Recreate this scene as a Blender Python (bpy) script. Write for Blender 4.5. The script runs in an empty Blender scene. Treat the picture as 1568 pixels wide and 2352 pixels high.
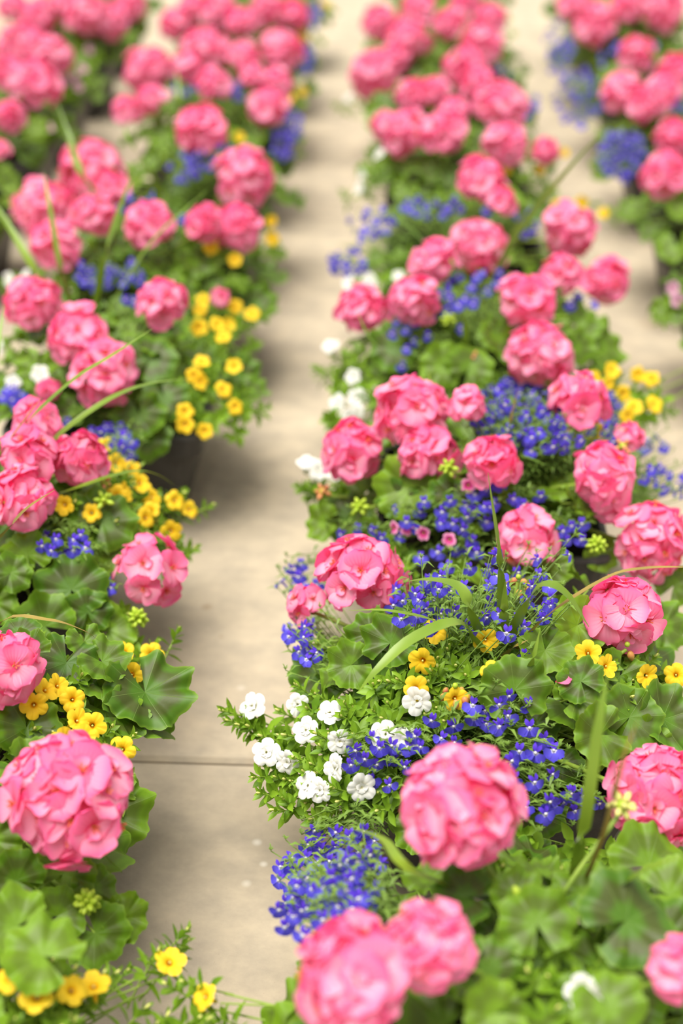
import bpy, math, random
from math import sin, cos, pi, radians, sqrt, atan, atan2
from mathutils import Vector, Matrix, Quaternion
random.seed(11)
scene = bpy.context.scene
COL = scene.collection

# ------------------------------------------------------------------ camera
W, H = 1568, 2352
FPX = 3267.0
PITCH = atan(1976 / FPX)
YAW = radians(2.5)
CAM = Vector((0, 0, 1.08))
cd = bpy.data.cameras.new('camera')
cd.sensor_fit = 'VERTICAL'; cd.sensor_height = 36.0; cd.sensor_width = 24.0
cd.lens = FPX / H * 36.0
cd.clip_start = 0.02; cd.clip_end = 60
cd.dof.use_dof = True; cd.dof.focus_distance = 1.36; cd.dof.aperture_fstop = 2.4
cam = bpy.data.objects.new('camera', cd); COL.objects.link(cam)
cam.location = CAM; cam.rotation_euler = (pi / 2 - PITCH, 0, YAW)
scene.camera = cam
FWD = Vector((-sin(YAW) * cos(PITCH), cos(YAW) * cos(PITCH), -sin(PITCH)))
RGT = Vector((cos(YAW), sin(YAW), 0)); UPV = RGT.cross(FWD)

# ------------------------------------------------------------------ light
wd = bpy.data.worlds.new('world'); scene.world = wd; wd.use_nodes = True
bg = wd.node_tree.nodes['Background']
bg.inputs[0].default_value = (1.0, 0.985, 0.95, 1); bg.inputs[1].default_value = 0.54
sd = bpy.data.lights.new('sun', 'SUN'); sd.energy = 4.3; sd.angle = radians(46); sd.color = (1.0, 0.95, 0.86)
sun = bpy.data.objects.new('sun', sd); COL.objects.link(sun)
sun.rotation_euler = Vector((0.21, 0.12, -0.97)).to_track_quat('-Z', 'Y').to_euler()
vs = scene.view_settings
vs.view_transform = 'Standard'; vs.look = 'None'; vs.exposure = 0.60; vs.gamma = 1.0; vs.use_curve_mapping = False
scene.cycles.max_bounces = 10; scene.cycles.diffuse_bounces = 5; scene.cycles.transmission_bounces = 6

# ------------------------------------------------------------------ pixel helpers
def ray(x, y):
    return (FWD * FPX + RGT * (x - W / 2) - UPV * (y - H / 2)) / FPX
def at(x, y, z):
    d = ray(x, y); t = (z - CAM.z) / d.z
    return CAM + d * t
def proj(p):
    v = p - CAM; Z = v.dot(FWD)
    return W / 2 + FPX * v.dot(RGT) / Z, H / 2 - FPX * v.dot(UPV) / Z, Z

# ------------------------------------------------------------------ materials
def new_mat(name):
    m = bpy.data.materials.new(name); m.use_nodes = True
    nt = m.node_tree; nt.nodes.clear()
    return m, nt
def N(nt, t, **kw):
    n = nt.nodes.new(t)
    for k, v in kw.items(): setattr(n, k, v)
    return n
def ramp(nt, stops, interp='LINEAR'):
    r = N(nt, 'ShaderNodeValToRGB'); r.color_ramp.interpolation = interp
    e = r.color_ramp.elements
    while len(e) < len(stops): e.new(0.5)
    for el, (p, c) in zip(e, stops): el.position = p; el.color = (*c, 1)
    return r
def L(nt, a, b): nt.links.new(a, b)
def mathn(nt, op, a, b=None):
    n = N(nt, 'ShaderNodeMath', operation=op)
    for i, v in enumerate((a, b)):
        if v is None: continue
        if isinstance(v, (int, float)): n.inputs[i].default_value = v
        else: L(nt, v, n.inputs[i])
    return n.outputs[0]
def mix(nt, fac, a, b, mode='MIX'):
    n = N(nt, 'ShaderNodeMix', data_type='RGBA', blend_type=mode)
    for sock, v in ((n.inputs[0], fac), (n.inputs[6], a), (n.inputs[7], b)):
        if isinstance(v, (int, float)): sock.default_value = v
        elif isinstance(v, tuple): sock.default_value = (*v, 1)
        else: L(nt, v, sock)
    return n.outputs[2]
def finish(nt, col, trans, rough=0.5, spec=0.3, bump=None, tcol=None):
    p = N(nt, 'ShaderNodeBsdfPrincipled')
    L(nt, col, p.inputs['Base Color']); p.inputs['Roughness'].default_value = rough
    p.inputs['Specular IOR Level'].default_value = spec
    if bump: L(nt, bump, p.inputs['Normal'])
    o = N(nt, 'ShaderNodeOutputMaterial')
    if trans > 0:
        t = N(nt, 'ShaderNodeBsdfTranslucent'); L(nt, tcol or col, t.inputs[0])
        ms = N(nt, 'ShaderNodeMixShader'); ms.inputs[0].default_value = trans
        L(nt, p.outputs[0], ms.inputs[1]); L(nt, t.outputs[0], ms.inputs[2]); L(nt, ms.outputs[0], o.inputs[0])
    else: L(nt, p.outputs[0], o.inputs[0])
def uvs(nt):
    u = N(nt, 'ShaderNodeUVMap'); s = N(nt, 'ShaderNodeSeparateXYZ'); L(nt, u.outputs[0], s.inputs[0])
    return s.outputs[0], s.outputs[1], u.outputs[0]
def rnd(nt): return N(nt, 'ShaderNodeObjectInfo').outputs['Random']
def noise(nt, scale, detail=3, vec=None, rough=0.55):
    n = N(nt, 'ShaderNodeTexNoise'); n.inputs['Scale'].default_value = scale; n.inputs['Detail'].default_value = detail
    n.inputs['Roughness'].default_value = rough
    if vec is not None: L(nt, vec, n.inputs['Vector'])
    return n.outputs[0]
def bumpn(nt, h, s, d=0.001):
    b = N(nt, 'ShaderNodeBump'); b.inputs['Strength'].default_value = s; b.inputs['Distance'].default_value = d
    L(nt, h, b.inputs['Height']); return b.outputs[0]

M = {}
def petal_mat(name, stops, veincol, veinamt, trans=0.35, var=0.25, dark=(0.8, 0.05, 0.2), through=None):
    m, nt = new_mat(name); u, v, uv = uvs(nt)
    r = ramp(nt, stops); L(nt, v, r.inputs[0])
    s = mathn(nt, 'POWER', mathn(nt, 'ABSOLUTE', mathn(nt, 'SINE', mathn(nt, 'MULTIPLY', u, 22.0))), 6.0)
    fade = mathn(nt, 'MULTIPLY', mathn(nt, 'SUBTRACT', 1.0, mathn(nt, 'MINIMUM', mathn(nt, 'MULTIPLY', v, 1.25), 1.0)), veinamt)
    c = mix(nt, mathn(nt, 'MULTIPLY', s, fade), r.outputs[0], veincol)
    c = mix(nt, mathn(nt, 'MULTIPLY', mathn(nt, 'POWER', rnd(nt), 1.5), var), c, dark)
    finish(nt, c, trans, 0.55, 0.2, None, mix(nt, 0.75, c, through) if through else None)
    M[name] = m
petal_mat('petal', [(0.0, (0.84, 0.05, 0.07)), (0.10, (0.94, 0.26, 0.34)), (0.28, (0.98, 0.55, 0.70)), (0.62, (0.98, 0.46, 0.64)), (0.90, (0.96, 0.22, 0.45)), (1.0, (0.97, 0.44, 0.61))], (0.86, 0.14, 0.32), 0.5, 0.40, 0.45, (0.94, 0.10, 0.32), (0.96, 0.04, 0.27))
petal_mat('petal_upper', [(0.0, (0.80, 0.03, 0.06)), (0.14, (0.92, 0.16, 0.28)), (0.42, (0.97, 0.33, 0.53)), (0.8, (0.96, 0.26, 0.49)), (1.0, (0.94, 0.14, 0.38))], (0.66, 0.03, 0.16), 0.8, 0.42, 0.45, (0.90, 0.05, 0.24), (0.96, 0.03, 0.25))
petal_mat('petal_blue', [(0.0, (0.85, 0.86, 0.95)), (0.17, (0.80, 0.80, 0.95)), (0.26, (0.15, 0.13, 0.80)), (1.0, (0.095, 0.075, 0.72))], (0.10, 0.03, 0.5), 0.2, 0.25, 0.35, (0.04, 0.02, 0.45))
petal_mat('petal_violet', [(0.0, (0.5, 0.4, 0.9)), (0.2, (0.10, 0.05, 0.62)), (1.0, (0.09, 0.03, 0.55))], (0.08, 0.02, 0.4), 0.2, 0.25, 0.2, (0.05, 0.02, 0.45))
petal_mat('petal_yellow', [(0.0, (0.55, 0.24, 0.01)), (0.13, (0.86, 0.42, 0.008)), (0.26, (0.95, 0.62, 0.020)), (1.0, (0.96, 0.68, 0.040))], (0.86, 0.46, 0.01), 0.4, 0.28, 0.15, (0.94, 0.54, 0.01))
petal_mat('petal_white', [(0.0, (0.70, 0.66, 0.26)), (0.2, (0.78, 0.77, 0.62)), (0.5, (0.80, 0.80, 0.76)), (1.0, (0.82, 0.82, 0.81))], (0.8, 0.8, 0.72), 0.4, 0.25, 0.1, (0.85, 0.85, 0.75))
petal_mat('petal_mauve', [(0.0, (0.9, 0.7, 0.1)), (0.14, (0.5, 0.01, 0.12)), (0.4, (0.72, 0.06, 0.30)), (0.7, (0.85, 0.30, 0.55)), (1.0, (0.88, 0.40, 0.62))], (0.5, 0.02, 0.2), 0.5, 0.25, 0.1, (0.8, 0.2, 0.5))
petal_mat('petal_lilac', [(0.0, (0.6, 0.5, 0.2)), (0.2, (0.62, 0.30, 0.45)), (1.0, (0.72, 0.42, 0.56))], (0.5, 0.2, 0.4), 0.3, 0.25, 0.3, (0.55, 0.25, 0.45))

def leaf_mat():
    m, nt = new_mat('geranium_leaf'); u, v, uv = uvs(nt)     # u radius 0..1, v angle 0..1
    pos = N(nt, 'ShaderNodeTexCoord').outputs['Object']
    nz = noise(nt, 3.2, 5, pos); rn = rnd(nt)
    base = mix(nt, rn, (0.042, 0.125, 0.006), (0.165, 0.300, 0.010))
    base = mix(nt, mathn(nt, 'MULTIPLY', nz, 0.5), base, (0.095, 0.180, 0.012))
    uu = mathn(nt, 'ADD', u, mathn(nt, 'MULTIPLY', mathn(nt, 'SUBTRACT', nz, 0.5), 0.22))
    zone = ramp(nt, [(0.30, (0, 0, 0)), (0.47, (1, 1, 1)), (0.66, (1, 1, 1)), (0.82, (0, 0, 0))]); L(nt, uu, zone.inputs[0])
    zf = mathn(nt, 'MULTIPLY', zone.outputs[0], mathn(nt, 'ADD', mathn(nt, 'MULTIPLY', rn, -0.45), 0.85))
    c = mix(nt, zf, base, (0.055, 0.062, 0.014))
    # paler veins along seven radii
    s = mathn(nt, 'ABSOLUTE', mathn(nt, 'SINE', mathn(nt, 'MULTIPLY', mathn(nt, 'SUBTRACT', v, 0.5), 7 * pi)))
    vein = ramp(nt, [(0.0, (1, 1, 1)), (0.055, (0, 0, 0))]); L(nt, mathn(nt, 'MULTIPLY', s, mathn(nt, 'ADD', u, 0.10)), vein.inputs[0])
    c = mix(nt, mathn(nt, 'MULTIPLY', vein.outputs[0], 0.42), c, (0.22, 0.33, 0.08))
    edge = ramp(nt, [(0.93, (0, 0, 0)), (1.0, (1, 1, 1))]); L(nt, u, edge.inputs[0])
    c = mix(nt, mathn(nt, 'MULTIPLY', edge.outputs[0], 0.5), c, (0.22, 0.36, 0.03))
    h = mathn(nt, 'ADD', mathn(nt, 'MULTIPLY', nz, 0.6), mathn(nt, 'MULTIPLY', vein.outputs[0], -0.35))
    tc = mix(nt, 0.6, c, (0.26, 0.42, 0.01))
    finish(nt, c, 0.20, 0.46, 0.34, bumpn(nt, h, 0.55), tc)
    M['leaf'] = m
leaf_mat()
def green(name, a, b, trans=0.25, rough=0.45, spec=0.35, sc=60.0):
    m, nt = new_mat(name); g = N(nt, 'ShaderNodeNewGeometry').outputs['Position']
    nz = noise(nt, sc, 2, g)
    r = ramp(nt, [(0.3, a), (0.7, b)]); L(nt, nz, r.inputs[0])
    c = mix(nt, mathn(nt, 'MULTIPLY', rnd(nt), 0.5), r.outputs[0], tuple(min(1, x * 1.35) for x in b))
    finish(nt, c, trans, rough, spec); M[name] = m
green('small_leaf', (0.095, 0.215, 0.010), (0.23, 0.39, 0.025), 0.30)
green('lobelia_green', (0.075, 0.150, 0.020), (0.18, 0.29, 0.045), 0.22)
green('stem', (0.16, 0.26, 0.03), (0.26, 0.37, 0.05), 0.0)
green('pedicel', (0.26, 0.24, 0.04), (0.38, 0.22, 0.06), 0.0)
green('blade', (0.075, 0.15, 0.010), (0.19, 0.29, 0.025), 0.2, 0.35, 0.5, 14.0)
green('blade_brown', (0.12, 0.09, 0.02), (0.30, 0.22, 0.05), 0.1, 0.4, 0.4, 14.0)
green('bud_green', (0.30, 0.46, 0.02), (0.42, 0.55, 0.05), 0.15)
green('bud_yellow', (0.55, 0.60, 0.12), (0.75, 0.72, 0.25), 0.15)
green('bud_orange', (0.62, 0.30, 0.08), (0.80, 0.28, 0.16), 0.15)
green('bud_pink', (0.75, 0.12, 0.14), (0.50, 0.36, 0.06), 0.15, sc=260.0)
green('stamen', (0.62, 0.06, 0.04), (0.85, 0.25, 0.10), 0.0)

def pot_mat():
    m, nt = new_mat('pot_plastic'); g = N(nt, 'ShaderNodeNewGeometry').outputs['Position']
    nz = noise(nt, 30.0, 6, g, 0.7)
    r = ramp(nt, [(0.3, (0.030, 0.029, 0.028)), (0.75, (0.075, 0.072, 0.068))]); L(nt, nz, r.inputs[0])
    finish(nt, r.outputs[0], 0, 0.5, 0.4, bumpn(nt, noise(nt, 900, 2, g), 0.15)); M['pot'] = m
    m, nt = new_mat('soil'); g = N(nt, 'ShaderNodeNewGeometry').outputs['Position']
    nz = noise(nt, 260.0, 5, g, 0.75)
    r = ramp(nt, [(0.3, (0.012, 0.009, 0.007)), (0.62, (0.04, 0.028, 0.02)), (0.70, (0.5, 0.46, 0.40)), (0.74, (0.04, 0.03, 0.02))]); L(nt, nz, r.inputs[0])
    finish(nt, r.outputs[0], 0, 0.95, 0.1, bumpn(nt, nz, 1.0, 0.006)); M['soil'] = m
pot_mat()
def concrete_mat():
    m, nt = new_mat('concrete'); g = N(nt, 'ShaderNodeNewGeometry').outputs['Position']
    st = N(nt, 'ShaderNodeMapping'); st.inputs['Scale'].default_value = (1.0, 1.25, 1.0); st.inputs['Rotation'].default_value = (0, 0, 0.12); L(nt, g, st.inputs[0])
    big = noise(nt, 3.2, 5, st.outputs[0], 0.6); mid = noise(nt, 16.0, 6, st.outputs[0], 0.65); fine = noise(nt, 420.0, 3, g, 0.7)
    r = ramp(nt, [(0.30, (0.335, 0.28, 0.205)), (0.5, (0.41, 0.345, 0.255)), (0.72, (0.475, 0.40, 0.295))]); L(nt, big, r.inputs[0])
    c = mix(nt, 0.42, r.outputs[0], ramp_c(nt, mid, (0.27, 0.24, 0.195), (0.58, 0.485, 0.35)))
    pit = ramp(nt, [(0.27, (1, 1, 1)), (0.33, (0, 0, 0))]); L(nt, fine, pit.inputs[0])
    c = mix(nt, mathn(nt, 'MULTIPLY', pit.outputs[0], 0.35), c, (0.16, 0.13, 0.09))
    # separate brown stains
    for (px, py, rad, amt) in ((475, 1394, 0.013, 0.55), (350, 1345, 0.02, 0.3), (590, 1745, 0.02, 0.2), (508, 1462, 0.007, 0.3), (1500, 745, 0.05, 0.3)):
        p = at(px, py, 0)
        d = N(nt, 'ShaderNodeVectorMath', operation='DISTANCE'); L(nt, g, d.inputs[0]); d.inputs[1].default_value = p
        dd = mathn(nt, 'ADD', mathn(nt, 'DIVIDE', d.outputs['Value'], rad), mathn(nt, 'MULTIPLY', mid, 0.5))
        k = ramp(nt, [(0.35, (1, 1, 1)), (1.0, (0, 0, 0))]); L(nt, dd, k.inputs[0])
        c = mix(nt, mathn(nt, 'MULTIPLY', k.outputs[0], amt), c, (0.22, 0.14, 0.07))
    for (px, py, rad, amt) in ((590, 1935, 0.010, 0.5), (605, 1985, 0.008, 0.5), (565, 2030, 0.010, 0.35), (553, 1580, 0.012, 0.3)):
        p = at(px, py, 0)
        d = N(nt, 'ShaderNodeVectorMath', operation='DISTANCE'); L(nt, g, d.inputs[0]); d.inputs[1].default_value = p
        dd = mathn(nt, 'ADD', mathn(nt, 'DIVIDE', d.outputs['Value'], rad), mathn(nt, 'MULTIPLY', mid, 0.8))
        k = ramp(nt, [(0.5, (1, 1, 1)), (1.0, (0, 0, 0))]); L(nt, dd, k.inputs[0])
        c = mix(nt, mathn(nt, 'MULTIPLY', k.outputs[0], amt), c, (0.75, 0.71, 0.63))
    finish(nt, c, 0, 0.8, 0.2, bumpn(nt, mathn(nt, 'ADD', mathn(nt, 'MULTIPLY', fine, 0.4), mid), 0.35, 0.002)); M['concrete'] = m
    m, nt = new_mat('joint_dirt'); g = N(nt, 'ShaderNodeNewGeometry').outputs['Position']
    r = ramp(nt, [(0.3, (0.20, 0.14, 0.08)), (0.7, (0.34, 0.25, 0.15))]); L(nt, noise(nt, 60, 4, g), r.inputs[0]); finish(nt, r.outputs[0], 0, 0.95, 0.1); M['dirt'] = m
def ramp_c(nt, fac, a, b):
    r = ramp(nt, [(0.35, a), (0.68, b)]); L(nt, fac, r.inputs[0]); return r.outputs[0]
concrete_mat()

# ------------------------------------------------------------------ mesh builder
class MB:
    def __init__(s): s.v = []; s.f = []; s.uv = []; s.mi = []
    def add(s, verts, faces, uv, mi=0):
        b = len(s.v); s.v += [tuple(p) for p in verts]; s.uv += uv
        for f in faces: s.f.append(tuple(b + i for i in f)); s.mi.append(mi)
    def grid(s, P, UV, mi=0, close=False):
        nr = len(P); nc = len(P[0]); verts = [p for r in P for p in r]; uv = [p for r in UV for p in r]; fs = []
        for i in range(nr - 1):
            for j in range(nc if close else nc - 1):
                k = (j + 1) % nc
                fs.append((i * nc + j, i * nc + k, (i + 1) * nc + k, (i + 1) * nc + j))
        s.add(verts, fs, uv, mi)
    def tube(s, pts, r0, r1, n=5, mi=0, cap=False):
        pts = [Vector(p) for p in pts]; P = []; UV = []; m = len(pts)
        for i, p in enumerate(pts):
            t = (pts[min(i + 1, m - 1)] - pts[max(i - 1, 0)]).normalized()
            a = t.cross(Vector((0.31, 0.87, 0.38))).normalized(); b = t.cross(a)
            r = r0 + (r1 - r0) * i / max(1, m - 1)
            P.append([p + (a * cos(2 * pi * j / n) + b * sin(2 * pi * j / n)) * r for j in range(n)]); UV.append([(0.5, i / max(1, m - 1))] * n)
        s.grid(P, UV, mi, True)
    def ellipsoid(s, c, axis, r, l, n=7, m=5, mi=0, point=0.0):
        axis = Vector(axis).normalized(); a = axis.orthogonal().normalized(); b = axis.cross(a); P = []; UV = []
        for i in range(m + 1):
            t = i / m; ang = pi * t; rr = sin(ang) * r * (1 - point * t) + 1e-5; h = -cos(ang) * l
            if t > 0.6: h += point * l * (t - 0.6) * 1.2
            P.append([Vector(c) + axis * h + (a * cos(2 * pi * j / n) + b * sin(2 * pi * j / n)) * rr for j in range(n)]); UV.append([(0.5, t)] * n)
        s.grid(P, UV, mi, True)
    def mesh(s, name, mats, smooth=True):
        me = bpy.data.meshes.new(name); me.from_pydata(s.v, [], s.f)
        uvl = me.uv_layers.new(name='UVMap')
        li = [0] * len(me.loops); me.loops.foreach_get('vertex_index', li)
        flat = []
        for i in li: flat += s.uv[i]
        uvl.data.foreach_set('uv', flat)
        for m in mats: me.materials.append(M[m])
        me.polygons.foreach_set('material_index', s.mi)
        me.polygons.foreach_set('use_smooth', [smooth] * len(s.f))
        me.update(); return me
def lerp(a, b, t): return a + (b - a) * t

def petal(mb, Ln, Wd, ang, elev, curl, cup, mi=0, wav=0.0, nu=5, rows=None, base=0.0, seed=0, tw=0.0):
    rows = rows or [(0.0, .10), (.14, .34), (.34, .68), (.56, .94), (.76, 1.0), (.92, .74), (1.0, .32)]
    rg = random.Random(seed); P = []; UV = []; ca, sa = cos(ang), sin(ang); ph = rg.random() * 6
    for v, w in rows:
        row = []; ruv = []
        e = elev + curl * v
        for j in range(nu):
            q = (j / (nu - 1)) * 2 - 1
            y = q * Wd * w; r = base + Ln * v * (1 - 0.10 * q * q * v)
            z = cup * q * q * w * Wd + wav * Ln * v * sin(ph + q * 3.1) * 0.5 + tw * q * v * Wd
            x = r * cos(e) - z * sin(e); zz = r * sin(e) + z * cos(e)
            row.append((x * ca - y * sa, x * sa + y * ca, zz)); ruv.append((j / (nu - 1), v))
        P.append(row); UV.append(ruv)
    mb.grid(P, UV, mi)

# ---- prototypes -----------------------------------------------------
PROWS = [(0.0, .10), (.10, .26), (.24, .50), (.40, .76), (.56, .94), (.70, 1.0), (.82, .95), (.91, .78), (.97, .50), (1.0, .18)]
def floret_mesh(k):
    mb = MB(); rg = random.Random(100 + k); op = [0.22, 0.34, 0.15, 0.45, 0.28, 0.58, 0.10, 0.38, .25, .18][k % 10]
    for i in range(5):
        a = radians(90) + (i + .5) * 2 * pi / 5 + rg.uniform(-.13, .13)
        upper = i in (0, 4)
        petal(mb, rg.uniform(.0205, .0235), rg.uniform(.0114, .0134) * (0.95 if upper else 1.06), a, op + rg.uniform(-.14, .16), rg.uniform(-.60, -.05), rg.uniform(-.15, .35), 1 if upper else 0, rg.uniform(-.14, .14), 7, PROWS, seed=k * 31 + i, tw=rg.uniform(-.22, .22))
    for i in range((0, 1, 0, 2, 0, 1, 0, 0, 1, 0)[k % 10]):        # small inner petals of the semi-double flower
        petal(mb, .012, .0058, rg.uniform(0, 6.28), 0.9 + rg.uniform(-.2, .3), -.5, .5, 0, .1, 5, PROWS, seed=k * 77 + i, tw=.15)
    for i in range(5):
        a = i * 1.256 + .3; mb.tube([(0, 0, 0), (cos(a) * .0016, sin(a) * .0016, .004), (cos(a) * .003, sin(a) * .003, .0065)], .0005, .0007, 3, 2)
    mb.ellipsoid((0, 0, -.0015), (0, 0, 1), .002, .0035, 5, 3, 3)
    return mb.mesh('floret', ['petal', 'petal_upper', 'stamen', 'stem'])
FLORET = [floret_mesh(k) for k in range(10)]

def gleaf_mesh(k):
    rg = random.Random(500 + k); mb = MB(); na = 112; nr = 8; notch = rg.uniform(.12, .42); P = []; UV = []
    cup = rg.uniform(-.3, .8); wv = rg.uniform(.08, .22); fold = rg.uniform(0, .42); p1 = rg.random() * 6; p2 = rg.random() * 6; nl = 7
    for i in range(nr + 1):
        t = (i / nr) ** .85; row = []; ruv = []
        for j in range(na + 1):
            s = j / na; ph = (s * 2 - 1) * (pi - notch)
            lob = 1 + .055 * cos(nl * (s - .5) * 2 * pi) - .10 * abs(ph / pi) ** 3
            tooth = 1 + (.045 * abs(sin(ph * 13)) if i == nr else 0)
            r = t * lob * tooth
            x = r * cos(ph) * .96; y = r * sin(ph) * 1.06
            z = cup * r * r * .45 + wv * r ** 2.2 * cos(nl * (s - .5) * 2 * pi + .3 * sin(p1)) * .55 + .10 * r ** 2 * sin(2 * ph + p1) + fold * abs(y) * .8 - .12 * r ** 4 * (1 + sin(3 * ph + p2)) + .035 * sin(ph * 13 + p2) * t ** 3 + .06 * t ** 5 * sin(ph * 8 + p1)
            row.append((x, y, z)); ruv.append((t, s))
        P.append(row); UV.append(ruv)
    mb.grid(P, UV, 0)
    return mb.mesh('geranium_leaf', ['leaf'])
GLEAF = [gleaf_mesh(k) for k in range(9)]

def bell_mesh(col, k, double=False, scale=1.0):
    rg = random.Random(900 + k); mb = MB(); n = 50; R = .0140 * scale
    rings = [(.10, -.55, .0), (.17, -.16, .14), (.30, .02, .25), (.55, .12, .5), (.80, .13, .75), (1.0, rg.uniform(-.06, .14), 1.0)]
    P = []; UV = []; p = rg.random() * 6
    for (r, z, v) in rings:
        row = []; ruv = []
        for j in range(n):
            ph = 2 * pi * j / n; lob = 1 - .26 * v * v * (1 - abs(cos(2.5 * ph)) ** .5)
            zz = z + v * v * .12 * sin(2 * ph + p) + .10 * v * (abs(cos(2.5 * ph)) - .5) - .09 * v * (abs(cos(2.5 * ph)) > .97)
            row.append((r * lob * R * cos(ph), r * lob * R * sin(ph), zz * R)); ruv.append((j / n, v))
        P.append(row); UV.append(ruv)
    mb.grid(P, UV, 0, True)
    mb.tube([(0, 0, -.2 * R), (0, 0, -.7 * R), (0, 0, -1.25 * R)], .22 * R, .11 * R, 7, 0)
    for i in range(5):
        a = i * 2 * pi / 5 + .3
        mb.grid([[(cos(a - .3) * .12 * R, sin(a - .3) * .12 * R, -1.2 * R), (cos(a + .3) * .12 * R, sin(a + .3) * .12 * R, -1.2 * R)], [(cos(a - .2) * .42 * R, sin(a - .2) * .42 * R, -.8 * R), (cos(a + .2) * .42 * R, sin(a + .2) * .42 * R, -.8 * R)], [(cos(a) * .5 * R, sin(a) * .5 * R, -.5 * R)] * 2], [[(0, 0)] * 2] * 3, 1)
    if double:
        for i in range(6):
            petal(mb, R * .46, R * .22, i * 1.05 + rg.random(), rg.uniform(.5, 1.1), -.5, .4, 0, .2, seed=k * 9 + i, nu=3, rows=[(0.25, .3), (.5, .9), (.8, 1.), (1., .5)])
    else:
        mb.ellipsoid((0, 0, -.05 * R), (0, 0, 1), .09 * R, .10 * R, 5, 3, 2)
    return mb.mesh('bell_flower', [col, 'small_leaf', 'bud_yellow'])
YELLOW = [bell_mesh('petal_yellow', k) for k in range(4)]
WHITE = [bell_mesh('petal_white', 10 + k, True, 1.1) for k in range(3)]
MAUVE = [bell_mesh('petal_mauve', 20 + k, False, .72) for k in range(2)]
LILAC = [bell_mesh('petal_lilac', 30 + k, False, .95) for k in range(2)]

def lobelia_mesh(k):
    rg = random.Random(300 + k); mb = MB()
    rows = [(0.0, .12), (.25, .5), (.55, 1.0), (.85, .85), (1.0, .3)]
    for a, ln, w in ((-90, .0098, .0041), (-90 - 58, .0094, .0042), (-90 + 58, .0094, .0042)):
        petal(mb, ln * rg.uniform(.92, 1.08), w, radians(a + rg.uniform(-7, 7)), .12 + rg.uniform(-.15, .15), -.3, .2, 0, .1, 3, rows, seed=k * 5)
    for a in (66, 114):
        petal(mb, .0072, .0017, radians(a + rg.uniform(-8, 8)), .55, -.7, .3, 1, 0, 3, rows, seed=k)
    mb.tube([(0, 0, .0005), (0, .0008, -.004), (0, .001, -.009)], .0012, .0008, 5, 1)
    mb.ellipsoid((0, 0, .001), (0, 0, 1), .0014, .0010, 5, 3, 2)
    return mb.mesh('lobelia_flower', ['petal_blue', 'petal_violet', 'petal_white'])
LOBE = [lobelia_mesh(k) for k in range(5)]

def sleaf_mesh(k):          # small pointed leaf of the trailing bell plant, unit about 2 cm
    rg = random.Random(40 + k); mb = MB(); P = []; UV = []
    for v, w in ((0, .12), (.2, .55), (.45, 1.), (.7, .8), (.88, .4), (1., .04)):
        P.append([(.021 * v, q * .0046 * w, .0016 * q * q * w * 1.2 + .006 * v * v * (-.5 + k * .35)) for q in (-1, 0, 1)]); UV.append([(q, v) for q in (0, .5, 1)])
    mb.grid(P, UV, 0); return mb.mesh('small_leaf', ['small_leaf'])
SLEAF = [sleaf_mesh(k) for k in range(3)]
def shoot_layout(k):
    rg = random.Random(60 + k); out = []
    for i in range(13):
        t = i / 12; a = i * 2.4 + rg.uniform(-.3, .3); el = lerp(-.15, 1.15, t) + rg.uniform(-.15, .15); s = lerp(1.12, .5, t) * rg.uniform(.85, 1.15)
        d = Vector((cos(a) * cos(el), sin(a) * cos(el), sin(el))); up = Vector((-cos(a) * sin(el), -sin(a) * sin(el), cos(el)))
        q = Matrix((d, up.cross(d), up)).transposed().to_4x4()
        out.append((Matrix.Translation((0, 0, lerp(-.016, .012, t))) @ q @ Matrix.Scale(s, 4), rg.randrange(3)))
    return out
SHOOTL = [shoot_layout(k) for k in range(4)]
def shoot_stem_mesh():
    mb = MB(); mb.tube([(0.002, 0, -.045), (0, 0, -.02), (0, 0, .012)], .0011, .0008, 5, 0); mb.ellipsoid((0, 0, .015), (0, 0, 1), .0016, .004, 5, 3, 1)
    return mb.mesh('shoot_stem', ['stem', 'bud_yellow'])
SHOOTSTEM = shoot_stem_mesh()
def shoot_mesh(k):
    mb = MB(); mb.tube([(0.002, 0, -.045), (0, 0, -.02), (0, 0, .012)], .0011, .0008, 4, 1)
    for mt, li in SHOOTL[k]:
        me = SLEAF[li]; mb.add([mt @ v.co for v in me.vertices], [tuple(p.vertices) for p in me.polygons], [(0.5, .5)] * len(me.vertices), 0)
    return mb.mesh('leafy_shoot', ['small_leaf', 'stem'])
SHOOT = [shoot_mesh(k) for k in range(4)]
def bud_mesh(m):
    mb = MB(); mb.ellipsoid((0, 0, .004), (0, 0, 1), .0033, .0042, 8, 6, 0, .30); return mb.mesh('flower_bud', [m])
BUD = {m: bud_mesh(m) for m in ('bud_green', 'bud_orange', 'bud_pink', 'bud_yellow')}

# ------------------------------------------------------------------ object helpers
def ob(name, data, parent=None, mw=None, ploc=None):
    o = bpy.data.objects.new(name, data); COL.objects.link(o)
    if mw is None: mw = Matrix.Identity(4)
    if parent is not None:
        o.parent = parent
        mw = Matrix.Translation(-ploc) @ mw
    o.matrix_basis = mw
    return o
def thing(name, loc, label, cat, group=None):
    o = bpy.data.objects.new(name, None); COL.objects.link(o); o.location = loc; o.empty_display_size = .03
    o['label'] = label; o['category'] = cat
    if group: o['group'] = group
    return o
def frame(zdir, xdir=None, roll=0.0):
    z = Vector(zdir).normalized()
    x = Vector(xdir) if xdir is not None else z.orthogonal()
    x = (x - z * x.dot(z))
    x = x.normalized() if x.length > 1e-4 else z.orthogonal().normalized()
    y = z.cross(x); m = Matrix((x, y, z)).transposed().to_4x4()
    return m @ Matrix.Rotation(roll, 4, 'Z')
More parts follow.
